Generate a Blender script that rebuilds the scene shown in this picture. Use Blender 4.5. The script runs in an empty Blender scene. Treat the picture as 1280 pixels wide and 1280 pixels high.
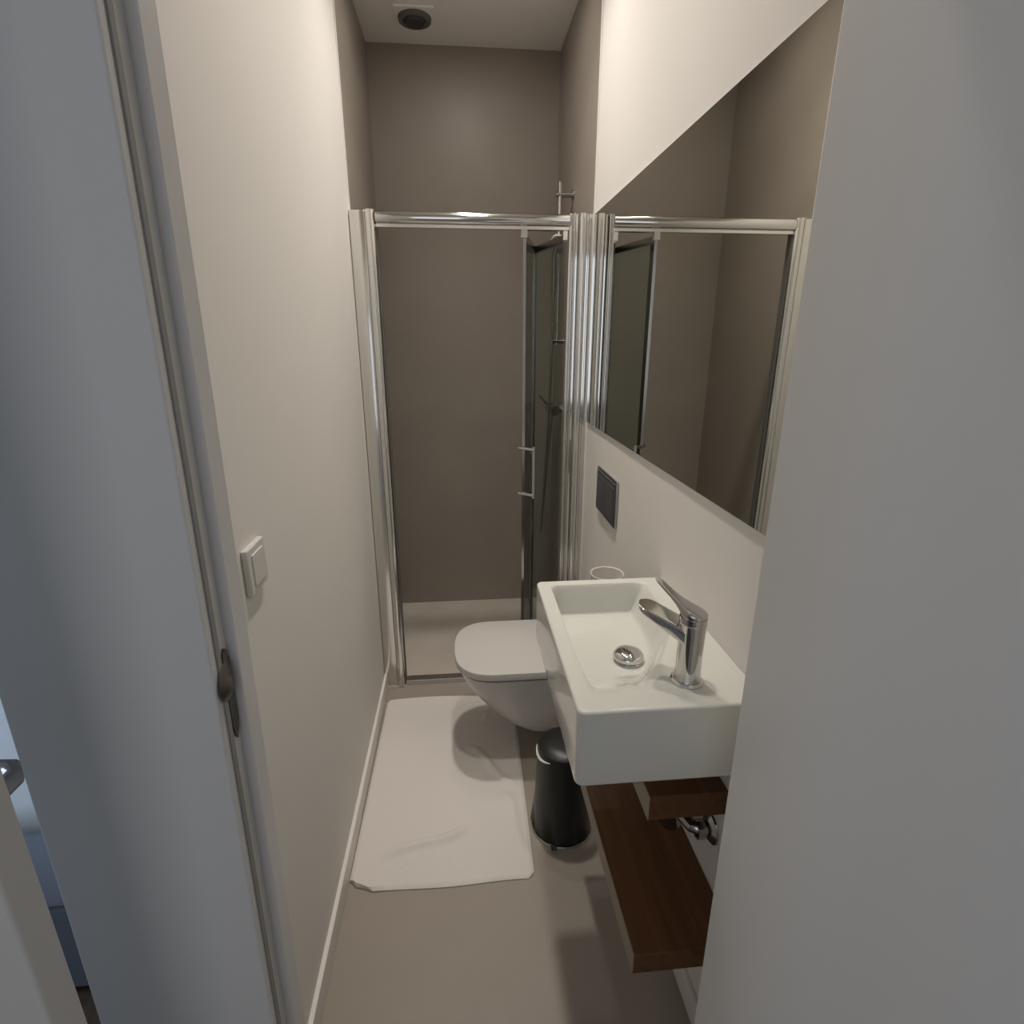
import bpy, bmesh, math, random
from mathutils import Vector, Matrix, noise
random.seed(3)
S = bpy.context.scene
COL = S.collection

# ------------------------------------------------------------------ measured frame (metres)
XL, XR = -0.390, 0.527          # painted side walls
YF0, YF1 = 0.586, 0.652         # doorway wall, hall face / bathroom face
YS, YB = 2.300, 3.170           # shower front, shower back wall
ZC = 3.200                      # ceiling
ZS = 2.910                      # dropped shower ceiling

# ------------------------------------------------------------------ materials
def nodes_of(name):
    m = bpy.data.materials.new(name); m.use_nodes = True
    nt = m.node_tree
    return m, nt, nt.nodes['Principled BSDF']

def mat(name, col, rough=0.5, metal=0.0, spec=0.5, coat=0.0, mottling=0.0, mscale=3.0, bump=0.0, bscale=200.0, dist=0.002, col2=None):
    m, nt, b = nodes_of(name)
    b.inputs['Base Color'].default_value = (*col, 1)
    b.inputs['Roughness'].default_value = rough
    b.inputs['Metallic'].default_value = metal
    b.inputs['Specular IOR Level'].default_value = spec
    b.inputs['Coat Weight'].default_value = coat
    b.inputs['Coat Roughness'].default_value = 0.05
    tc = nt.nodes.new('ShaderNodeTexCoord')
    if mottling > 0 or col2:
        n = nt.nodes.new('ShaderNodeTexNoise'); n.inputs['Scale'].default_value = mscale
        n.inputs['Detail'].default_value = 5; n.inputs['Roughness'].default_value = 0.6
        nt.links.new(tc.outputs['Object'], n.inputs['Vector'])
        r = nt.nodes.new('ShaderNodeValToRGB')
        c2 = col2 or tuple(c * (1 - mottling) for c in col)
        c1 = col if col2 else tuple(min(1, c * (1 + mottling * .6)) for c in col)
        r.color_ramp.elements[0].position = 0.3; r.color_ramp.elements[1].position = 0.7
        r.color_ramp.elements[0].color = (*c2, 1); r.color_ramp.elements[1].color = (*c1, 1)
        nt.links.new(n.outputs['Fac'], r.inputs['Fac']); nt.links.new(r.outputs['Color'], b.inputs['Base Color'])
    if bump > 0:
        n = nt.nodes.new('ShaderNodeTexNoise'); n.inputs['Scale'].default_value = bscale
        n.inputs['Detail'].default_value = 3
        nt.links.new(tc.outputs['Object'], n.inputs['Vector'])
        bp = nt.nodes.new('ShaderNodeBump'); bp.inputs['Strength'].default_value = bump
        bp.inputs['Distance'].default_value = dist
        nt.links.new(n.outputs['Fac'], bp.inputs['Height']); nt.links.new(bp.outputs['Normal'], b.inputs['Normal'])
    return m

def wood_mat(name, c1, c2):
    m, nt, b = nodes_of(name)
    tc = nt.nodes.new('ShaderNodeTexCoord'); mp = nt.nodes.new('ShaderNodeMapping')
    mp.inputs['Scale'].default_value = (26, 1.6, 26)
    nt.links.new(tc.outputs['Object'], mp.inputs['Vector'])
    n = nt.nodes.new('ShaderNodeTexNoise'); n.inputs['Scale'].default_value = 2.2
    n.inputs['Detail'].default_value = 8; n.inputs['Distortion'].default_value = 0.6
    nt.links.new(mp.outputs['Vector'], n.inputs['Vector'])
    r = nt.nodes.new('ShaderNodeValToRGB')
    r.color_ramp.elements[0].position = .3; r.color_ramp.elements[1].position = .72
    r.color_ramp.elements[0].color = (*c1, 1); r.color_ramp.elements[1].color = (*c2, 1)
    nt.links.new(n.outputs['Fac'], r.inputs['Fac']); nt.links.new(r.outputs['Color'], b.inputs['Base Color'])
    b.inputs['Roughness'].default_value = 0.55
    bp = nt.nodes.new('ShaderNodeBump'); bp.inputs['Strength'].default_value = .15; bp.inputs['Distance'].default_value = .001
    nt.links.new(n.outputs['Fac'], bp.inputs['Height']); nt.links.new(bp.outputs['Normal'], b.inputs['Normal'])
    return m

def glass_mat(name, tint):
    m = bpy.data.materials.new(name); m.use_nodes = True
    nt = m.node_tree; nt.nodes.clear()
    out = nt.nodes.new('ShaderNodeOutputMaterial'); mix = nt.nodes.new('ShaderNodeMixShader')
    tr = nt.nodes.new('ShaderNodeBsdfTransparent'); gl = nt.nodes.new('ShaderNodeBsdfGlossy')
    lw = nt.nodes.new('ShaderNodeLayerWeight'); lw.inputs['Blend'].default_value = .5
    pw = nt.nodes.new('ShaderNodeMath'); pw.operation = 'POWER'; pw.inputs[1].default_value = 4.0
    fr = nt.nodes.new('ShaderNodeMath'); fr.operation = 'MULTIPLY_ADD'; fr.inputs[1].default_value = .75; fr.inputs[2].default_value = .04
    nt.links.new(lw.outputs['Facing'], pw.inputs[0]); nt.links.new(pw.outputs[0], fr.inputs[0])
    tr.inputs['Color'].default_value = (*tint, 1); gl.inputs['Roughness'].default_value = 0.01
    nt.links.new(fr.outputs[0], mix.inputs['Fac'])
    nt.links.new(tr.outputs['BSDF'], mix.inputs[1]); nt.links.new(gl.outputs['BSDF'], mix.inputs[2])
    nt.links.new(mix.outputs['Shader'], out.inputs['Surface'])
    return m

def emit_mat(name, col, strength):
    m, nt, b = nodes_of(name)
    b.inputs['Base Color'].default_value = (*col, 1)
    b.inputs['Emission Color'].default_value = (*col, 1)
    b.inputs['Emission Strength'].default_value = strength
    return m

M = dict(
    paint=mat('wall_paint', (.76, .735, .695), .75, spec=.25, mottling=.02, mscale=1.5, bump=.12, bscale=260, dist=.0008),
    trim=mat('white_trim', (.76, .735, .69), .42, spec=.4),
    frame=mat('door_paint', (.66, .65, .635), .45, spec=.4, bump=.05, bscale=30, dist=.001),
    ceil=mat('ceiling_paint', (.86, .84, .81), .8, spec=.2),
    tile=mat('shower_tile', (.322, .283, .242), .42, spec=.35, mottling=.07, mscale=2.4),
    floor=mat('floor_tile', (.315, .277, .234), .5, spec=.35, mottling=.05, mscale=2.2),
    tray=mat('shower_tray_stone', (.58, .535, .47), .5, spec=.3, col2=(.50, .45, .39), mscale=3.4),
    chrome=mat('chrome', (.70, .70, .69), .08, 1.0),
    tapmetal=mat('tap_chrome', (.57, .565, .555), .09, 1.0),
    alu=mat('polished_aluminium', (.78, .775, .75), .16, 1.0),
    dchrome=mat('dark_chrome', (.42, .42, .42), .18, 1.0),
    brushed=mat('worn_strike_metal', (.16, .15, .14), .38, 1.0),
    seal=mat('dark_seal', (.045, .045, .045), .6),
    mirror=mat('mirror_silver', (.80, .805, .76), .004, 1.0),
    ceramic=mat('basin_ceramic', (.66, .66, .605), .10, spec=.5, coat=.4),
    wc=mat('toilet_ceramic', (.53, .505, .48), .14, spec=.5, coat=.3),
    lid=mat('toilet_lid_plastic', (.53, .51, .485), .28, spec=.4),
    black=mat('black_bin_plastic', (.012, .012, .012), .38, spec=.4, bump=.1, bscale=60, dist=.002),
    blackglass=mat('black_glass', (.085, .088, .094), .18, spec=.5),
    white=mat('white_plastic', (.68, .66, .62), .35, spec=.4),
    wood=wood_mat('reddish_brown_wood', (.078, .030, .009), (.140, .058, .017)),
    greyplastic=mat('grey_plastic', (.12, .12, .115), .5),
    softgrey=mat('soft_grey_rubber', (.30, .295, .285), .6),
    headgrey=mat('pale_shower_head', (.50, .50, .47), .35),
    glass=glass_mat('clear_green_glass', (.83, .87, .85)),
    edge=mat('pale_wood_edge', (.27, .225, .17), .6, mottling=.08, mscale=12),
    oak=wood_mat('bedroom_floor_wood', (.10, .062, .04), (.17, .11, .075)),
    linen=mat('white_linen', (.75, .77, .80), .9, bump=.2, bscale=90),
    bluelinen=mat('grey_blue_fabric', (.50, .56, .68), .9, bump=.2, bscale=90),
    darkblue=mat('dark_grey_fabric', (.24, .27, .33), .9),
    lampglow=emit_mat('lamp_glow', (1, .93, .82), 5.0),
)
def cloth_mat():
    m, nt, b = nodes_of('white_terry')
    b.inputs['Base Color'].default_value = (.69, .655, .61, 1); b.inputs['Roughness'].default_value = 1.0
    b.inputs['Specular IOR Level'].default_value = .1
    tc = nt.nodes.new('ShaderNodeTexCoord')
    n = nt.nodes.new('ShaderNodeTexNoise'); n.inputs['Scale'].default_value = 330; n.inputs['Detail'].default_value = 2
    bp = nt.nodes.new('ShaderNodeBump'); bp.inputs['Strength'].default_value = .5; bp.inputs['Distance'].default_value = .003
    nt.links.new(tc.outputs['Object'], n.inputs['Vector']); nt.links.new(n.outputs['Fac'], bp.inputs['Height'])
    nt.links.new(bp.outputs['Normal'], b.inputs['Normal'])
    return m
M['terry'] = cloth_mat()

# ------------------------------------------------------------------ mesh helpers
def link(name, bm, m, parent=None, smooth=False, label=None):
    me = bpy.data.meshes.new(name); bmesh.ops.recalc_face_normals(bm, faces=bm.faces)
    bm.to_mesh(me); bm.free(); me.materials.append(m)
    if smooth:
        for p in me.polygons: p.use_smooth = True
        try: me.set_sharp_from_angle(angle=math.radians(38))
        except Exception: pass
    o = bpy.data.objects.new(name, me); COL.objects.link(o)
    if parent:
        o.parent = parent
        o.matrix_parent_inverse = Matrix.Translation(-Vector(parent.location)) if parent.rotation_euler.z == 0 else Matrix.Identity(4)
    if label: o['label'] = label
    return o

def thing(name, label, cat, loc=(0, 0, 0), group=None, kind=None):
    o = bpy.data.objects.new(name, None); o.empty_display_size = .05
    COL.objects.link(o); o.location = loc
    return tag(o, label, cat, group, kind)

def tag(o, label, cat, group=None, kind=None):
    o['label'] = label; o['category'] = cat
    if group: o['group'] = group
    if kind: o['kind'] = kind
    return o

def struct(o, label, cat=None):
    o['kind'] = 'structure'; o['label'] = label
    o['category'] = cat or o.name.split('_')[0]
    return o

def box(bm, x0, x1, y0, y1, z0, z1, bev=0.0, seg=3):
    vs = [bm.verts.new((x, y, z)) for x in (x0, x1) for y in (y0, y1) for z in (z0, z1)]
    F = [(0, 1, 3, 2), (4, 6, 7, 5), (0, 4, 5, 1), (2, 3, 7, 6), (0, 2, 6, 4), (1, 5, 7, 3)]
    fs = [bm.faces.new([vs[i] for i in f]) for f in F]
    if bev > 0:
        es = list({e for f in fs for e in f.edges})
        bmesh.ops.bevel(bm, geom=es, offset=bev, segments=seg, profile=.5, affect='EDGES')
    return bm

def nb(*a, **k):
    return box(bmesh.new(), *a, **k)

def frame_at(p, d):
    d = Vector(d).normalized()
    u = d.orthogonal().normalized(); v = d.cross(u)
    return u, v

def tube(bm, pts, r, n=20, cap=True):
    pts = [Vector(p) for p in pts]; rings = []
    rr = r if isinstance(r, (list, tuple)) else [r] * len(pts)
    u = None
    for i, p in enumerate(pts):
        d = (pts[min(i + 1, len(pts) - 1)] - pts[max(i - 1, 0)]).normalized()
        if u is None: u = d.orthogonal().normalized()
        u = (u - d * u.dot(d)).normalized(); v = d.cross(u)
        rings.append([bm.verts.new(p + (u * math.cos(a) + v * math.sin(a)) * rr[i]) for a in [2 * math.pi * k / n for k in range(n)]])
    for a, b in zip(rings, rings[1:]):
        for k in range(n): bm.faces.new((a[k], a[(k + 1) % n], b[(k + 1) % n], b[k]))
    if cap: bm.faces.new(rings[0][::-1]); bm.faces.new(rings[-1])
    return bm

def lathe(bm, prof, c=(0, 0, 0), n=48, axis='z'):
    """prof = [(r, h)], closed at r=0 ends"""
    c = Vector(c); rings = []
    def P(r, h, a):
        x, y = r * math.cos(a), r * math.sin(a)
        return c + (Vector((x, y, h)) if axis == 'z' else Vector((h, x, y)) if axis == 'x' else Vector((x, h, y)))
    for r, h in prof:
        if r <= 1e-6: rings.append([bm.verts.new(P(0, h, 0))])
        else: rings.append([bm.verts.new(P(r, h, 2 * math.pi * k / n)) for k in range(n)])
    for a, b in zip(rings, rings[1:]):
        for k in range(n):
            q = [a[k % len(a)], a[(k + 1) % len(a)], b[(k + 1) % len(b)], b[k % len(b)]]
            q2 = []
            for v in q:
                if v not in q2: q2.append(v)
            if len(q2) > 2: bm.faces.new(q2)
    return bm

def prism(bm, pts, z0, z1, bev=0.0, seg=3):
    """pts: outline (x, y)"""
    lo = [bm.verts.new((x, y, z0)) for x, y in pts]; hi = [bm.verts.new((x, y, z1)) for x, y in pts]
    n = len(pts)
    bm.faces.new(lo[::-1]); top = bm.faces.new(hi)
    for k in range(n): bm.faces.new((lo[k], lo[(k + 1) % n], hi[(k + 1) % n], hi[k]))
    if bev > 0:
        es = [e for e in bm.edges if (e.verts[0].co.z == z1 and e.verts[1].co.z == z1)]
        bmesh.ops.bevel(bm, geom=es, offset=bev, segments=seg, profile=.5, affect='EDGES')
    return bm

def loft(bm, rings, cap0=True, cap1=True):
    R = [[bm.verts.new(p) for p in r] for r in rings]; n = len(R[0])
    for a, b in zip(R, R[1:]):
        for k in range(n): bm.faces.new((a[k], a[(k + 1) % n], b[(k + 1) % n], b[k]))
    if cap0: bm.faces.new(R[0][::-1])
    if cap1: bm.faces.new(R[-1])
    return bm

def sm(t):
    t = max(0, min(1, t)); return t * t * (3 - 2 * t)

# ================================================================== ROOM
struct(link('floor', nb(XL - .10, XR + .12, YF0 - .9, YS + .0, -.08, 0), M['floor']), 'greige tiled bathroom floor under the mat and toilet')
struct(link('ceiling', nb(-2.6, 1.6, -1.2, YB + .1, ZC, ZC + .1), M['ceil']), 'pale painted ceiling of the bathroom')
struct(link('ceiling_shower', nb(XL - .10, XR + .12, YS + .06, YB + .1, ZS, ZC), M['ceil']), 'dropped pale ceiling over the shower with the round vent')
struct(link('wall_left', nb(XL - .10, XL, YF1 - .002, YS + .04, 0, ZC), M['paint']), 'off-white painted wall on the left with the light switch')
struct(link('wall_right', nb(XR, XR + .12, YF1 - .002, YS - .005, 0, ZC), M['paint']), 'off-white painted wall on the right behind mirror, basin and toilet')
struct(link('wall_shower_left', nb(XL - .10, XL - .006, YS + .04, YB + .1, 0, ZC), M['tile']), 'taupe tiled left wall of the shower')
struct(link('wall_shower_right', nb(XR + .004, XR + .12, YS - .005, YB + .1, 0, ZC), M['tile']), 'taupe tiled right wall of the shower with the riser rail')
struct(link('wall_shower_back', nb(XL - .006, XR + .004, YB, YB + .1, 0, ZC), M['tile']), 'taupe tiled back wall of the shower')
struct(link('trim_1', nb(XL - .012, XL + .003, YS + .028, YS + .043, 0, ZC, bev=.0015), M['trim']), 'thin white corner trim where left wall meets shower tile')
struct(link('trim_2', nb(XR - .003, XR + .010, YS - .024, YS - .004, 0, ZC, bev=.0015), M['trim']), 'thin white corner trim where right wall meets shower tile')
struct(link('baseboard_left', nb(XL, XL + .013, YF1, YS - .004, 0, .075, bev=.003), M['trim']), 'low white baseboard along the left wall beside the mat')
struct(link('baseboard_right', nb(XR - .013, XR, YF1, YS - .008, 0, .075, bev=.003), M['trim']), 'low white baseboard along the right wall under the wooden plank')

# doorway wall (hall side) with opening
bm = bmesh.new()
DX0, DX1, DZ = -.289, .402, 2.12
box(bm, XL - .128, DX0 - .034, YF0, YF1, 0, ZC)
box(bm, DX1 + .012, 1.6, YF0, YF1, 0, ZC)
box(bm, DX0 - .034, DX1 + .012, YF0, YF1, DZ + .02, ZC)
struct(link('wall_front', bm, M['paint']), 'white wall around the bathroom doorway')

# door frame: lining with rebate, stop, seal groove, architraves
d1 = thing('door_1', 'white painted bathroom door frame with open leaf at the right', 'door', (DX0, YF0, 0), kind='structure')
zt = DZ + .01
FX = -.277                                                                   # inner edge of the left lining
def lean(o):                                                                 # the left jamb is slightly out of plumb
    for v in o.data.vertices:
        if v.co.x < 0: v.co.x += .0125 * (v.co.z - 1.38)
    return o
bm = bmesh.new()
box(bm, FX - .030, FX, .619, YF1 + .006, 0, zt, bev=.0025)                   # stop
box(bm, FX - .030, FX - .012, .592, .622, 0, zt, bev=.001)                   # rebate
lean(link('door_frame', bm, M['frame'], d1))
bm = bmesh.new()
box(bm, -.519, FX - .0115, .574, .590, 0, zt + .06, bev=.003)
lean(link('architrave', bm, M['frame'], d1))
bm = bmesh.new()
box(bm, DX1, DX1 + .014, .5570, YF1 + .006, 0, zt)
box(bm, FX, DX1 + .014, .583, YF1 + .004, DZ, zt + .01)
box(bm, FX - .03, DX1 + .085, .545, .566, DZ + .004, zt + .06, bev=.004)
link('door_lining', bm, M['frame'], d1)
lean(link('seal', nb(FX - .014, FX - .0095, .588, .5965, 0, DZ), M['softgrey'], d1, label='thin grey rubber seal'))
# strike plate on the rebate face
bm = bmesh.new()
zc0, zc1 = 1.113, 1.228
SY = .010
out = [(y + SY, z) for y, z in [(0.588, zc0 + .012), (.591, zc0), (.597, zc0 - .012), (.603, zc0), (.606, zc0 + .012), (.606, zc1 - .02), (.602, zc1 - .004), (.597, zc1), (.592, zc1 - .004), (.588, zc1 - .02)]]
lo = [bm.verts.new((DX0 + .0005, y, z)) for y, z in out]; hi = [bm.verts.new((DX0 + .003, y, z)) for y, z in out]
bm.faces.new(lo); bm.faces.new(hi[::-1])
for k in range(len(out)): bm.faces.new((lo[k], lo[(k + 1) % len(out)], hi[(k + 1) % len(out)], hi[k]))
sp = lean(link('strike_plate', bm, M['brushed'], d1, label='dark worn metal strike plate'))
bm = bmesh.new()
rings = []
for k in range(9):
    t = k / 8; z = 1.163 + .05 * t; b_ = math.sin(math.pi * t) ** .6
    rings.append([(x, y + SY, z) for x, y, z in [(DX0 + .002, .606, z), (DX0 + .003 + .004 * b_, .600, z), (DX0 + .003 + .006 * b_, .588 - .012 * b_, z), (DX0 + .001 + .003 * b_, .584 - .016 * b_, z), (DX0 + .001, .590, z)]])
loft(bm, rings)
lip = lean(link('latch_lip', bm, M['brushed'], sp, smooth=True))
# open leaf, hinged at the right, swung out into the hall
link('door_leaf', nb(DX1, DX1 + .038, -.14, .5570, .008, DZ - .01), M['frame'], d1)
for z in (.25, 1.85):
    bm = tube(bmesh.new(), [(DX1 + .048, .572, z - .045), (DX1 + .048, .572, z + .045)], .006, 12)
    link('hinge', bm, M['dchrome'], d1, smooth=True)
bm = tube(bmesh.new(), [(DX1 + .003, -.08, 1.16), (DX1 - .045, -.08, 1.16), (DX1 - .05, -.05, 1.16), (DX1 - .05, .04 - .01, 1.16)], .009, 12)
link('door_handle', bm, M['dchrome'], d1, smooth=True)

# second doorway on the left: bedroom door leaf + bedroom beyond
d2 = thing('door_2', 'white door leaf ajar at the bottom of the far left edge', 'door', (-.85, .42, 0), kind='structure')
link('leaf', nb(-1.28, -.412, .400, .438, .008, 2.1, bev=.004), M['frame'], d2)
bm = tube(bmesh.new(), [(-.452, .437, 1.165), (-.452, .485, 1.165), (-.462, .497, 1.165), (-.50, .50, 1.165), (-.56, .50, 1.165)], .0105, 14)
link('door_handle', bm, M['dchrome'], d2, smooth=True)
struct(link('floor_bedroom', nb(-2.6, XL - .10, -1.2, YB + .1, -.08, 0), M['oak']), 'brown wooden floor seen through the gap at bottom left')
struct(link('wall_bedroom_back', nb(-2.6, XL - .10, YB, YB + .1, 0, ZC), M['paint']), 'pale bedroom wall beyond the gap at the left')
struct(link('wall_bedroom_left', nb(-2.7, -2.6, -1.2, YB + .1, 0, ZC), M['paint']), 'pale far side wall of the bedroom beyond the gap')

bed = thing('bed', 'white and grey-blue bed seen through the gap at the left edge', 'bed', (-1.6, 1.9, 0))
link('bed_base', nb(-2.3, -.62, 1.06, 2.9, .02, .29, bev=.01), M['darkblue'], bed, label='dark grey bed base')
link('mattress', nb(-2.3, -.61, 1.05, 2.9, .29, .54, bev=.03), M['bluelinen'], bed, smooth=True, label='grey-blue covered mattress')
link('duvet', nb(-2.32, -.60, 1.04, 2.7, .52, .60, bev=.035), M['linen'], bed, smooth=True, label='white duvet')
link('headboard', nb(-2.3, -.62, 2.92, 3.0, 0, 1.0, bev=.01), M['darkblue'], bed)

# ================================================================== CEILING ITEMS
SL = (.07, 2.43, ZS)
lamp = thing('shower_fill_lamp', 'small round fill lamp, unseen, added on the dropped shower ceiling near the enclosure header', 'lamp', SL)  # out-of-view lamp added to raise the brightness inside the shower
link('housing', lathe(bmesh.new(), [(0, 0), (.060, 0), (.060, -.016), (.050, -.020), (.050, -.011), (0, -.011)], SL), M['white'], lamp, smooth=True)
link('diffuser', lathe(bmesh.new(), [(0, -.011), (.049, -.011), (.046, -.016), (0, -.018)], SL), M['lampglow'], lamp, smooth=True)
LAMPS = [(.10, 1.98, 'round ceiling lamp above the toilet'), (.12, 1.22, 'round ceiling lamp above the basin, nearer the door')]
for LX, LY, lb in LAMPS:
    lamp = thing('ceiling_lamp', lb, 'lamp', (LX, LY, ZC), group='round ceiling lamps')
    link('housing', lathe(bmesh.new(), [(0, 0), (.085, 0), (.085, -.018), (.070, -.022), (.070, -.012), (0, -.012)], (LX, LY, ZC)), M['white'], lamp, smooth=True)
    link('diffuser', lathe(bmesh.new(), [(0, -.012), (.069, -.012), (.066, -.017), (0, -.019)], (LX, LY, ZC)), M['lampglow'], lamp, smooth=True)
VX, VY = -.150, 2.93
vent = thing('ceiling_vent', 'small round dark vent in a pale surround on the shower ceiling', 'vent', (VX, VY, ZS))
link('surround', nb(VX - .085, VX + .085, VY - .085, VY + .085, ZS - .008, ZS, bev=.002), M['ceil'], vent)
link('ring', lathe(bmesh.new(), [(.046, -.008), (.072, -.008), (.070, -.020), (.060, -.024), (.048, -.020)], (VX, VY, ZS)), M['greyplastic'], vent, smooth=True)
link('disc', lathe(bmesh.new(), [(0, -.008), (.050, -.008), (.050, -.016), (.040, -.030), (0, -.032)], (VX, VY, ZS)), M['seal'], vent, smooth=True)

# ================================================================== MIRROR, PLATES
tag(link('wall_mirror', nb(XR - .006, XR, .70, 2.263, 1.253, 2.028, bev=.0015, seg=1), M['mirror']),
    'frameless rectangular mirror on the right wall above the basin', 'mirror')

fp = thing('flush_plate', 'dark glass flush plate on the right wall above the toilet', 'flush plate', (XR, 1.888, 1.036))
link('plate_frame', nb(XR - .010, XR, 1.756, 2.022, .953, 1.120, bev=.003), M['dchrome'], fp, label='thin metallic frame')
link('glass_front', nb(XR - .013, XR - .009, 1.766, 2.012, .961, 1.112, bev=.0015), M['blackglass'], fp)
link('button', nb(XR - .0155, XR - .0125, 1.776, 1.885, .980, 1.093, bev=.001), M['blackglass'], fp)
link('button', nb(XR - .0155, XR - .0125, 1.891, 2.002, .980, 1.093, bev=.001), M['blackglass'], fp)

sw = thing('light_switch', 'square white light switch on the left wall by the door frame', 'switch', (XL, .985, 1.18))
link('switch_plate', nb(XL, XL + .012, .935, 1.020, 1.138, 1.226, bev=.003), M['white'], sw)
link('rocker', nb(XL + .011, XL + .0145, .95, 1.006, 1.152, 1.212, bev=.0015), M['white'], sw)

# ================================================================== SHOWER
tray = tag(link('shower_tray', nb(XL - .004, XR + .002, YS - .012, YB - .001, -.03, .006, bev=.003), M['tray']),
           'pale stone-look shower tray inside the shower', 'shower tray')

enc = thing('shower_enclosure', 'chrome framed shower enclosure with folding glass door', 'shower', (0, YS, 0))
ZT = 2.035
def profile(bm, pts, z0, z1): return prism(bm, pts, z0, z1)
# left post: wall channel + rounded bar
bm = bmesh.new()
box(bm, XL + .002, -.331, YS - .006, YS + .040, .006, ZT - .002, bev=.004)
tube_pts = []
for k in range(13):
    a = math.pi * (1 - k / 12)
    tube_pts.append((-.313 + .020 * math.cos(a), YS + .008 - .024 * math.sin(a)))
prism(bm, tube_pts + [(-.293, YS + .040), (-.333, YS + .040)], .006, ZT, bev=.0)
link('side_post', bm, M['alu'], enc, smooth=True, label='polished chrome post against the left wall')
bm = nb(-.2935, -.2895, YS + .004, YS + .030, .03, 1.985); link('door_seal', bm, M['greyplastic'], enc)
# right post with flutes
pts = []
x0, x1 = .434, XR - .001
N = 90
for k in range(N + 1):
    t = k / N; x = x0 + (x1 - x0) * t
    if t < .12: y = -.012 + .004 * abs(math.cos(t / .12 * math.pi))
    elif t < .28: y = -.006 - .016 * math.sin((t - .12) / .16 * math.pi)
    elif t < .36: y = -.004
    elif t < .74: y = -.008 - .022 * math.sin((t - .36) / .38 * math.pi) ** .7
    elif t < .82: y = -.004
    else: y = -.010
    pts.append((x, YS + .006 + y))
bm = prism(bmesh.new(), pts + [(x1, YS + .04), (x0, YS + .04)], .006, ZT)
link('side_post', bm, M['chrome'], enc, smooth=True, label='wider fluted chrome post against the right wall')
# header: D profile
prof = []
for k in range(15):
    a = math.pi * k / 14
    prof.append((YS + .004 - .020 * math.sin(a), 2.011 + .022 * math.cos(a)))
prof += [(YS + .034, 1.989), (YS + .034, 2.033)]
bm = bmesh.new()
loft(bm, [[(-.293, y, z) for y, z in prof], [.434 and (.434, y, z) for y, z in prof]])
link('header_rail', bm, M['chrome'], enc, smooth=True)
link('track', nb(-.293, .434, YS + .002, YS + .030, 1.978, 1.9895, bev=.001), M['alu'], enc)
link('threshold_rail', nb(-.293, .434, YS - .010, YS + .034, .006, .034, bev=.004), M['chrome'], enc)
# folding door: leading panel + hinged panel
A = Vector((.262, YS + .016)); Bp = Vector((.345, YS + .335)); Cc = Vector((.425, YS + .022))
def panel(P, Q, z0, z1, th):
    d = (Q - P).normalized(); n = Vector((-d.y, d.x)) * th / 2
    return prism(bmesh.new(), [tuple(P + n), tuple(Q + n), tuple(Q - n), tuple(P - n)], z0, z1)
for P, Q, nm in ((A, Bp, 'leading'), (Bp, Cc, 'hinged')):
    d = (Q - P).normalized()
    g = link('glass_panel', panel(P + d * .006, Q - d * .008, .045, 1.962, .006), M['glass'], enc, label='clear %s glass leaf of the folding door' % nm)
    link('top_rail', panel(P + d * .002, Q - d * .006, 1.940, 1.966, .013), M['dchrome'], g)
    link('bottom_rail', panel(P + d * .002, Q - d * .006, .040, .060, .013), M['dchrome'], g)
    if nm == 'leading':
        link('edge_profile', prism(bmesh.new(), [(A.x - .005, A.y - .012), (A.x + .007, A.y - .012), (A.x + .012, A.y + .02), (A.x, A.y + .02)], .04, 1.968), M['dchrome'], g)
        bm = bmesh.new()
        for z in (1.137, .938):
            tube(bm, [(A.x - .016, A.y + .0, z), (A.x + .043, A.y - .052, z)], .0080, 14)
        tube(bm, [(A.x + .040, A.y - .050, .925), (A.x + .040, A.y - .050, 1.150)], .006, 14)
        link('handle', bm, M['chrome'], g, smooth=True)
    else:
        link('fold_hinge', tube(bmesh.new(), [(Bp.x, Bp.y, .045), (Bp.x, Bp.y, 1.962)], .011, 14), M['dchrome'], g, smooth=True)
        link('pivot', nb(Cc.x - .012, Cc.x + .006, Cc.y - .01, Cc.y + .01, 1.945, 1.978, bev=.001), M['alu'], g)
link('roller', nb(A.x - .013, A.x + .011, A.y - .017, A.y + .010, 1.950, 1.979, bev=.001), M['headgrey'], enc)

# riser rail
RX, RY = .470, 2.735
rr = thing('shower_riser_rail', 'slim vertical chrome riser rail on the right shower wall', 'shower rail', (RX, RY, 1.5))
link('bar', tube(bmesh.new(), [(RX, RY, 1.555), (RX, RY, 2.245)], .0095, 18), M['alu'], rr, smooth=True)
for z in (2.195, 1.570):
    bm = tube(bmesh.new(), [(RX - .020, RY, z), (XR + .003, RY, z)], .011, 18)
    lathe(bm, [(0, 0), (.022, 0), (.022, -.006), (0, -.007)], (XR + .004, RY, z), axis='x', n=24)
    link('wall_bracket', bm, M['dchrome'], rr, smooth=True)
link('slider', nb(RX - .018, RX + .014, RY - .016, RY + .016, 1.955, 1.990, bev=.004), M['dchrome'], rr, smooth=True)

hs = thing('hand_shower', 'pale grey hand shower head clipped to the riser rail', 'shower head', (RX - .03, RY - .04, 1.99))
Hc = Vector((RX - .016, RY - .055, 2.000))
bm = lathe(bmesh.new(), [(0, .014), (.018, .012), (.028, .004), (.031, -.010), (.029, -.016), (0, -.016)])
bmesh.ops.rotate(bm, verts=bm.verts, cent=(0, 0, 0), matrix=Matrix.Rotation(math.radians(-58), 3, 'X') @ Matrix.Rotation(math.radians(12), 3, 'Y'))
bmesh.ops.translate(bm, verts=bm.verts, vec=Hc)
link('head', bm, M['headgrey'], hs, smooth=True)
link('handle', tube(bmesh.new(), [Hc + Vector((.004, .008, -.004)), (RX - .026, RY - .036, 1.95), (RX - .026, RY - .030, 1.86), (RX - .026, RY - .028, 1.78)], [.012, .012, .011, .010], 16), M['dchrome'], hs, smooth=True)

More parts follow.
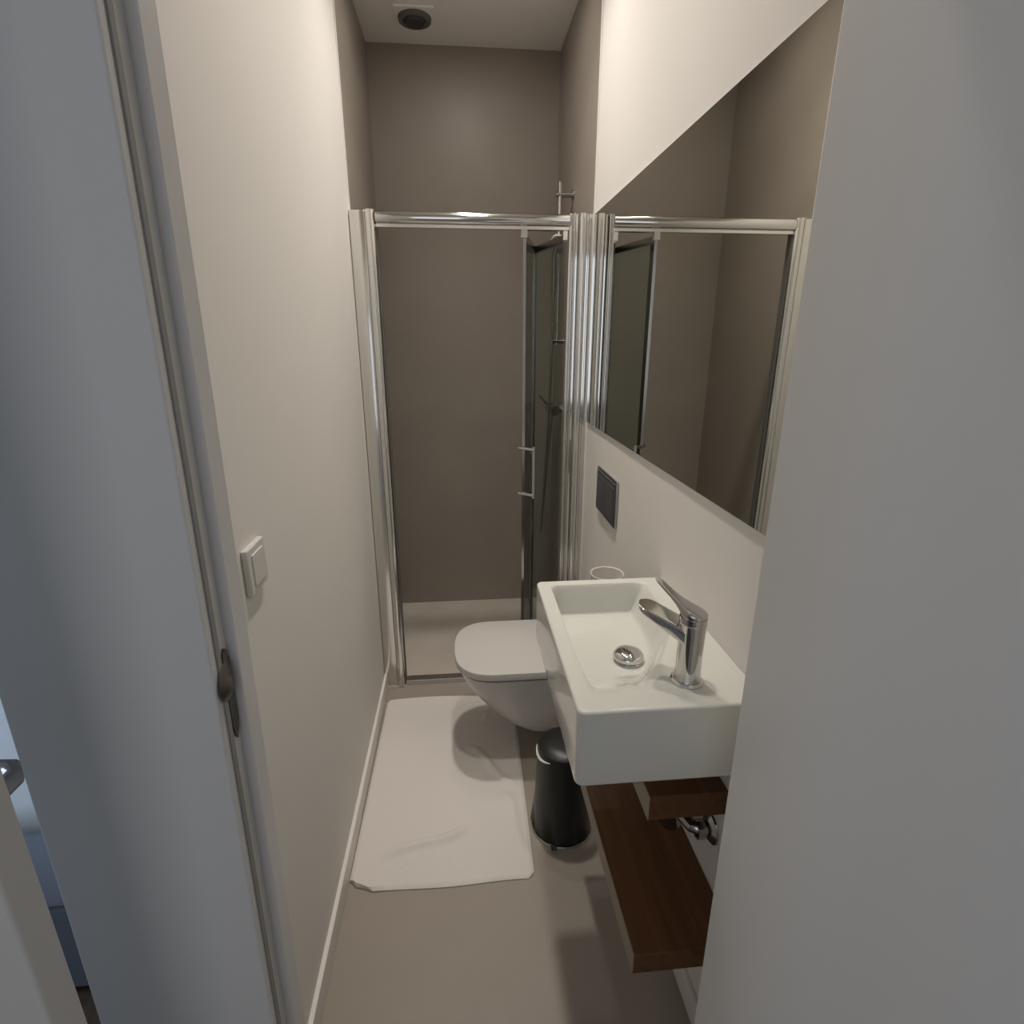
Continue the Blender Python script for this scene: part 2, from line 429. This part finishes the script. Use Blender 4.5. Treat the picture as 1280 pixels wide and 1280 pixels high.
mx = thing('shower_mixer', 'dark chrome shower mixer valve on the right shower wall', 'mixer', (XR, 2.86, 1.22))
link('body', tube(bmesh.new(), [(.475, 2.79, 1.235), (.475, 2.93, 1.235)], .021, 20), M['dchrome'], mx, smooth=True)
for y in (2.79, 2.93):
    link('knob', lathe(bmesh.new(), [(0, -.028), (.024, -.026), (.026, 0), (.026, .020), (0, .024)], (.475, y, 1.235), axis='y', n=28), M['dchrome'], mx, smooth=True)
for y in (2.82, 2.90):
    link('inlet', lathe(bmesh.new(), [(.012, -.052), (.012, -.008), (.026, -.008), (.026, 0), (0, 0)], (XR + .004, y, 1.235), axis='x', n=24), M['dchrome'], mx, smooth=True)
link('lever', tube(bmesh.new(), [(.456, 2.86, 1.248), (.430, 2.85, 1.275), (.405, 2.84, 1.305)], [.008, .007, .006], 12), M['dchrome'], mx, smooth=True)
hp = []
P0, P3 = Vector((RX - .026, RY - .028, 1.778)), Vector((.475, 2.86, 1.212))
cpts = [P0, Vector((.440, 2.72, 1.35)), Vector((.425, 2.76, .85)), Vector((.420, 2.84, .58)), Vector((.440, 2.93, .60)), Vector((.462, 2.90, .95)), P3]
def catmull(P, n=12):
    o = []
    for i in range(len(P) - 1):
        a, b, c, d = P[max(i - 1, 0)], P[i], P[i + 1], P[min(i + 2, len(P) - 1)]
        for k in range(n):
            t = k / n
            o.append(.5 * ((2 * b) + (c - a) * t + (2 * a - 5 * b + 4 * c - d) * t * t + (3 * b - a - 3 * c + d) * t ** 3))
    return o + [P[-1]]
link('hose', tube(bmesh.new(), catmull(cpts), .0065, 10), M['dchrome'], hs, smooth=True, label='long looping metal hose')

# ================================================================== TOILET
def d_outline(xt, xb, yc, hw, z, n=40, r=None):
    """D shape: round nose at xt, straight back at xb"""
    r = r or hw * .98
    pts = []
    e = 2.7
    for k in range(n + 1):
        a = math.pi * (.5 + k / n)
        c, s = math.cos(a), math.sin(a)
        pts.append((xt + r + r * math.copysign(abs(c) ** (2 / e), c), yc + hw * math.copysign(abs(s) ** (2 / e), s), z))
    pts += [(xb - .02, yc - hw, z), (xb, yc - hw * .97, z), (xb, yc + hw * .97, z), (xb - .02, yc + hw, z)]
    return pts
TY = 1.895
wc = thing('wall_hung_toilet', 'white wall-hung toilet with closed lid beyond the basin', 'toilet', (.25, TY, .1))
secs = [(-.036, .186, .397, XR - .002), (-.030, .183, .375, XR - .002), (-.012, .180, .335, XR - .002), (.030, .172, .275, XR - .002),
        (.080, .158, .215, XR - .002), (.135, .138, .160, XR - .002), (.185, .118, .120, XR - .002), (.225, .100, .100, XR - .002), (.27, .075, .094, XR - .002)]
bm = bmesh.new()
loft(bm, [d_outline(a, d, TY, b, c, r=min(b * .98, .165)) for a, b, c, d in secs])
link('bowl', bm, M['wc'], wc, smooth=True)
def slab(x0, hw, z0, z1, xb, ins=.006):
    bm = bmesh.new()
    loft(bm, [d_outline(x0 + ins, xb, TY, hw - ins, z0, r=.165), d_outline(x0, xb, TY, hw, z0 + ins * .8, r=.168), d_outline(x0, xb, TY, hw, z1 - ins, r=.168),
              d_outline(x0 + ins * .4, xb, TY, hw - ins * .4, z1 - ins * .3, r=.166), d_outline(x0 + ins * 1.6, xb, TY, hw - ins * 1.6, z1, r=.163)])
    return bm
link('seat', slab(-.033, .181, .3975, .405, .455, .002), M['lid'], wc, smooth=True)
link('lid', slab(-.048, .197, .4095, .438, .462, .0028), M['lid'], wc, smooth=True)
link('hinge_block', nb(.455, .492, TY - .10, TY + .10, .398, .430, bev=.006), M['lid'], wc, smooth=True)

# ================================================================== BASIN
BX0, BX1, BY0, BY1, BZ0, BZ1 = .187, XR - .001, .780, 1.322, .812, .970
def depth(x, y):
    xr = .475 - .105 * sm((1.12 - y) / .26)
    wl = sm((x - .219) / .020)
    wf = sm((1.290 - y) / .014)
    wr = sm((xr - x) / .052)
    wn = sm((y - .812) / .20)
    d = wl * wf * wr * wn
    return d * (.074 + .006 * sm(1 - math.hypot(x - .36, y - 1.06) / .16))
bm = bmesh.new()
NX, NY = 96, 130
RB, RC = .006, .010
ix0, ix1, iy0, iy1 = BX0 + RB, XR - .001, BY0 + RB, BY1 - RB
grid = []
for i in range(NX + 1):
    row = []
    for j in range(NY + 1):
        x = ix0 + (ix1 - ix0) * i / NX; y = iy0 + (iy1 - iy0) * j / NY
        row.append(bm.verts.new((x, y, BZ1 - depth(x, y))))
    grid.append(row)
for i in range(NX):
    for j in range(NY): bm.faces.new((grid[i][j], grid[i + 1][j], grid[i + 1][j + 1], grid[i][j + 1]))
idx = [(i, 0) for i in range(NX)] + [(NX, j) for j in range(NY)] + [(i, NY) for i in range(NX, 0, -1)] + [(0, j) for j in range(NY, 0, -1)]
nrm = []
for i, j in idx:
    v = grid[i][j]; x, y = v.co.x, v.co.y
    cx = min(max(x, ix0 + RC), ix1 - RC); cy = min(max(y, iy0 + RC), iy1 - RC)
    dx, dy = x - cx, y - cy; L = math.hypot(dx, dy)
    near_c = (abs(x - ix0) < RC or abs(x - ix1) < RC) and (abs(y - iy0) < RC or abs(y - iy1) < RC)
    nx, ny = dx / L, dy / L
    if near_c: v.co.x, v.co.y = cx + nx * RC, cy + ny * RC
    nrm.append((nx, ny))
prev = [grid[i][j] for i, j in idx]; n = len(prev)
base_ring = [(v.co.x, v.co.y) for v in prev]
levels = [(RB * math.sin(a), BZ1 - RB * (1 - math.cos(a))) for a in [math.pi / 2 * k / 5 for k in range(1, 6)]]
levels += [(RB, BZ0 + .05), (RB, BZ0 + RB)] + [(RB * math.cos(a), BZ0 + RB - RB * math.sin(a)) for a in [math.pi / 2 * k / 4 for k in range(1, 5)]]
for off, z in levels:
    cur = [bm.verts.new((min(bx + nx * off, XR - .0005), by + ny * off, z)) for (bx, by), (nx, ny) in zip(base_ring, nrm)]
    for k in range(n): bm.faces.new((prev[k], prev[(k + 1) % n], cur[(k + 1) % n], cur[k]))
    prev = cur
bm.faces.new(prev)
wb = tag(link('wash_basin', bm, M['ceramic'], smooth=True), 'white rectangular ceramic wash basin on the right wall below the mirror', 'basin')
# lower foot of the basin
link('basin_foot', nb(.322, XR - .001, .795, 1.31, .799, .8125, bev=.002), M['ceramic'], wb)
dz = BZ1 - depth(.36, 1.06)
pl = link('drain_plug', lathe(bmesh.new(), [(0, .020), (.018, .0195), (.029, .016), (.034, .009), (.0345, .004), (.031, -.001), (0, -.002)], (.361, 1.055, dz + .006)), M['chrome'], wb, smooth=True, label='round chrome pop-up drain plug')
link('drain_ring', lathe(bmesh.new(), [(.022, .006), (.030, .0055), (.033, -.001), (.022, -.002)], (.361, 1.055, dz)), M['dchrome'], wb, smooth=True)

# tap (points diagonally towards the drain)
TX, TYY, TZ = .409, .857, BZ1
tap = thing('basin_tap', 'chrome single-lever mixer tap on the near corner of the basin', 'tap', (TX, TYY, TZ))
link('base_ring', lathe(bmesh.new(), [(0, .0), (.0300, .0), (.0305, .003), (.027, .0065), (0, .0065)], (TX, TYY, TZ)), M['chrome'], tap, smooth=True)
link('body', lathe(bmesh.new(), [(0, .006), (.0245, .006), (.0234, .02), (.0230, .06), (.0236, .10), (.0243, .118), (.0247, .121), (.0232, .1225), (.0232, .1250), (.0245, .1265), (.0245, .1345), (0, .1350)], (TX, TYY, TZ)), M['tapmetal'], tap, smooth=True)
dr = Vector((-.72, .69, 0)).normalized(); sd = Vector((-dr.y, dr.x, 0))
base = Vector((TX, TYY, TZ))
def flat_arm(bm, path, n=40, sharp=.22):
    """flat-topped arm, path: (dist, z_bottom, z_top, half_width); stays level across"""
    rings = []
    for s, zb, zt_, hw in path:
        ring = []
        for k in range(n):
            a = 2 * math.pi * (k + .5) / n; c, q = math.cos(a), math.sin(a)
            ring.append(base + dr * s + sd * (hw * math.copysign(abs(c) ** sharp, c)) + Vector((0, 0, (zb + zt_) / 2 + (zt_ - zb) / 2 * math.copysign(abs(q) ** sharp, q))))
        rings.append(ring)
    return loft(bm, rings)
W_ = .0235
path = []
for k in range(17):
    t = k / 16; sdist = .004 + .101 * (1 - (1 - t) ** 1.0)
    if sdist < .083: hw = W_
    else: hw = W_ * math.sqrt(max(.02, 1 - ((sdist - .083) / .0225) ** 2))
    zt_ = .109 + .24 * sdist; th = .030 - .020 * min(1, sdist / .095)
    path.append((sdist, zt_ - th, zt_, hw))
link('spout', flat_arm(bmesh.new(), path), M['tapmetal'], tap, smooth=True)
lp = [(-.0243, .136, .1395, .004), (-.0225, .134, .1405, .0105), (-.018, .132, .1415, .0165), (-.008, .131, .1445, .0225), (.004, .131, .148, .0238), (.014, .134, .152, .0205), (.020, .140, .156, .0165), (.028, .149, .160, .0135), (.042, .161, .168, .0110), (.058, .173, .178, .0098), (.068, .1805, .1845, .0088), (.074, .185, .188, .0062), (.077, .187, .189, .0030)]
link('lever', flat_arm(bmesh.new(), lp, sharp=.4), M['tapmetal'], tap, smooth=True)

# wooden board beneath the basin and long lower plank
wbd = tag(link('wooden_board', nb(.3615, XR - .001, .860, 1.300, .636, .696, bev=.002), M['wood']),
    'thick dark wooden board on the wall directly beneath the basin', 'board')
link('edge_band', nb(.3600, .3616, .8605, 1.2995, .6365, .6955), M['edge'], wbd, label='paler brown end edge')
wps = tag(link('wooden_plank_shelf', nb(.3135, XR - .001, .752, 1.340, .363, .415, bev=.002), M['wood']), 'long thick reddish-brown wooden plank shelf low on the right wall', 'shelf')
link('edge_band', nb(.3120, .3136, .7525, 1.3395, .3635, .4145), M['edge'], wps, label='paler brown long edge')

tr = thing('drain_trap', 'dark chrome drain trap with round wall flange below the board', 'pipe', (XR, .905, .553))
link('flange', lathe(bmesh.new(), [(.014, -.014), (.020, -.014), (.033, -.004), (.034, 0), (.014, 0)], (XR - .0005, .905, .552), axis='x', n=32), M['dchrome'], tr, smooth=True)
link('outlet_pipe', tube(bmesh.new(), [(XR - .002, .905, .552), (.50, .905, .552), (.485, .915, .552), (.475, .94, .555), (.468, .965, .56)], .0145, 18), M['dchrome'], tr, smooth=True)
link('bottle', lathe(bmesh.new(), [(0, -.075), (.022, -.073), (.027, -.065), (.027, .03), (.020, .036), (.016, .05), (.016, .072), (0, .072)], (.465, .985, .562), n=32), M['dchrome'], tr, smooth=True)
link('nut', lathe(bmesh.new(), [(.015, -.008), (.021, -.008), (.021, .008), (.015, .008)], (.498, .905, .552), axis='x', n=8), M['dchrome'], tr)

# thin round holder on the wall beyond the basin
rh = thing('round_holder', 'thin-walled round white holder on the wall behind the basin', 'holder', (.445, 1.545, .8))
bm = lathe(bmesh.new(), [(0, .0), (.044, .0), (.046, .004), (.0505, .092), (.0525, .096), (.0510, .0985), (.0485, .096), (.0440, .006), (0, .005)], (.442, 1.548, .787), n=56)
link('cup', bm, M['white'], rh, smooth=True)
link('arm', tube(bmesh.new(), [(.487, 1.548, .83), (XR + .001, 1.548, .83)], .007, 12), M['white'], rh, smooth=True)

# ================================================================== BIN
CX, CY = .305, 1.455
wbn = thing('waste_bin', 'small black pedal waste bin on the floor between plank shelf and toilet', 'bin', (CX, CY, 0))
bm = bmesh.new(); rings = []
for t in [0, .02, .06, .12, .2, .3, .4, .5, .6, .7, .8, .9, 1]:
    z = .012 + .308 * t; r0 = .100 - .017 * t
    ring = []
    for k in range(72):
        a = 2 * math.pi * k / 72
        w = (1 - sm(t / .38)) * (.0045 * math.sin(7 * a + 3 * t) + .003 * math.sin(13 * a + 8 * t)) if t > 0 else -.004
        ring.append((CX + (r0 + w) * math.cos(a), CY + (r0 + w) * math.sin(a), z))
    rings.append(ring)
loft(bm, rings)
link('body', bm, M['black'], wbn, smooth=True)
link('lid', lathe(bmesh.new(), [(0, .020), (.045, .018), (.070, .013), (.083, .003), (.0845, -.006), (0, -.006)], (CX, CY, .326)), M['black'], wbn, smooth=True)
link('base_ring', lathe(bmesh.new(), [(0, .0), (.099, .0), (.103, .004), (.101, .010), (0, .012)], (CX, CY, 0)), M['chrome'], wbn, smooth=True)
bm = bmesh.new(); P = []
for k in range(11):
    a = math.radians(165 + 65 * k / 10); P.append((CX + .088 * math.cos(a), CY + .088 * math.sin(a), .316 - .012 * math.sin(math.pi * k / 10)))
link('bail_handle', tube(bm, P, [.0012 + .0034 * math.sin(math.pi * k / 10) for k in range(11)], 10), M['white'], wbn, smooth=True, label='thin pale curved handle')
bm = prism(bmesh.new(), [(CX - .052, CY - .110), (CX - .034, CY - .113), (CX - .034, CY - .092), (CX - .052, CY - .085)], .006, .012)
link('pedal', bm, M['chrome'], wbn)

# ================================================================== BATH MAT
bm = bmesh.new()
NU, NV = 130, 190
def mat_xy(u, v):
    y = 1.262 + (2.190 - 1.262) * v
    xl = -.3755 + .010 * v
    xr = .188 + .020 * v
    x = xl + (xr - xl) * u
    y += .010 * math.sin(u * 5) * sm(v * 1.5 - .5) + .003 * math.sin(u * 9) * (1 - v)
    # near-left corner folded away, small rounding at the others
    c = max(0, 1 - (u / .13 + v / .045)) ** .8
    x += c * .022; y += c * .022
    for (cu, cv) in ((1, 0), (0, 1), (1, 1)):
        du, dv = abs(u - cu) / .035, abs(v - cv) / .022
        c = max(0, 1 - (du + dv)); x += c * (.008 if cu == 0 else -.008); y += c * (.008 if cv == 0 else -.008)
    return x, y
def ridge(x, y, ax, ay, bx, by, w, h):
    p = Vector((x - ax, y - ay)); d = Vector((bx - ax, by - ay)); L = d.length; d /= L
    s = p.dot(d); q = abs(p.x * d.y - p.y * d.x + .008 * math.sin(s * 25))
    if s < -.03 or s > L + .03: return 0
    return h * math.exp(-(q / w) ** 2) * sm((s + .03) / .06) * sm((L + .03 - s) / .06)
def mat_z(u, v, x, y):
    z = .0085 + .0022 * noise.noise(Vector((x * 9, y * 9, 0))) + .0008 * noise.noise(Vector((x * 40, y * 40, 3)))
    z += ridge(x, y, -.27, 1.375, -.02, 1.455, .016, .012) + ridge(x, y, .06, 2.02, .17, 2.10, .013, .014)
    z += ridge(x, y, .0, 1.85, .16, 1.62, .018, .010) + ridge(x, y, .12, 1.60, .17, 1.36, .020, .009) + ridge(x, y, -.05, 2.08, .06, 2.12, .012, .010)
    e = min(u * .56, (1 - u) * .56, v * .93, (1 - v) * .93)
    z += .010 * max(0, 1 - (u / .22 + v / .12))
    return max(.004, z * (.45 + .55 * sm(e / .010)))
g = []
for i in range(NU + 1):
    row = []
    for j in range(NV + 1):
        u, v = i / NU, j / NV; x, y = mat_xy(u, v); row.append(bm.verts.new((x, y, mat_z(u, v, x, y))))
    g.append(row)
for i in range(NU):
    for j in range(NV): bm.faces.new((g[i][j], g[i + 1][j], g[i + 1][j + 1], g[i][j + 1]))
loop = [g[i][0] for i in range(NU)] + [g[NU][j] for j in range(NV)] + [g[i][NV] for i in range(NU, 0, -1)] + [g[0][j] for j in range(NV, 0, -1)]
low = [bm.verts.new((v.co.x, v.co.y, .0006)) for v in loop]; n = len(loop)
for k in range(n): bm.faces.new((loop[k], loop[(k + 1) % n], low[(k + 1) % n], low[k]))
bm.faces.new(low)
tag(link('bath_mat', bm, M['terry'], smooth=True), 'rumpled white terry bath mat on the floor along the left wall', 'bath mat')

# ================================================================== LIGHT
def area(name, loc, rot, size, power, col, sizey=None, shape=None):
    l = bpy.data.lights.new(name, 'AREA'); l.energy = power; l.color = col; l.size = size
    if shape: l.shape = shape
    elif sizey: l.shape = 'RECTANGLE'; l.size_y = sizey
    o = bpy.data.objects.new(name, l); COL.objects.link(o); o.location = loc; o.rotation_euler = rot
    return o
for (LX, LY, lb), pw in zip(LAMPS, (6.4, 3.9)):
    area('lamp_light', (LX, LY, ZC - .024), (0, 0, 0), .13, pw, (1, .925, .85), shape='DISK').data.spread = math.radians(95)
area('shower_fill_light', (.07, 2.43, ZS - .024), (0, 0, 0), .10, 3.5, (1, .93, .86), shape='DISK')  # added fill for the dim shower, sits under the added fitting
area('bedroom_window_light', (-2.55, 1.2, 1.6), (0, math.radians(-90), 0), 1.4, 20, (.62, .78, 1), 1.6)
area('hall_light', (-.5, -1.4, 1.7), (math.radians(82), 0, math.radians(-15)), 1.2, 6.5, (.90, .93, 1), 1.6)

w = bpy.data.worlds.new('world'); S.world = w; w.use_nodes = True
w.node_tree.nodes['Background'].inputs['Color'].default_value = (.75, .755, .78, 1)
w.node_tree.nodes['Background'].inputs['Strength'].default_value = .17

# ================================================================== CAMERA
cam = bpy.data.cameras.new('camera'); co = bpy.data.objects.new('camera', cam); COL.objects.link(co)
F, yaw, pitch, roll = 688.26, .0928258, .303899, .000257
cy, sy = math.cos(yaw), math.sin(yaw)
fw = Vector((sy * math.cos(pitch), cy * math.cos(pitch), -math.sin(pitch)))
rt = Vector((cy, -sy, 0)); up = rt.cross(fw)
r2 = rt * math.cos(roll) + up * math.sin(roll); u2 = up * math.cos(roll) - rt * math.sin(roll)
m3 = Matrix((r2, u2, -fw)).transposed()
co.matrix_world = Matrix.Translation((0, 0, 1.58)) @ m3.to_4x4()
cam.sensor_fit = 'HORIZONTAL'; cam.sensor_width = 36.0; cam.lens = F / 1280 * 36.0
cam.clip_start = .02
S.camera = co
vs = S.view_settings
vs.view_transform = 'Standard'; vs.look = 'None'; vs.gamma = 1; vs.use_curve_mapping = False
vs.exposure = 0.0
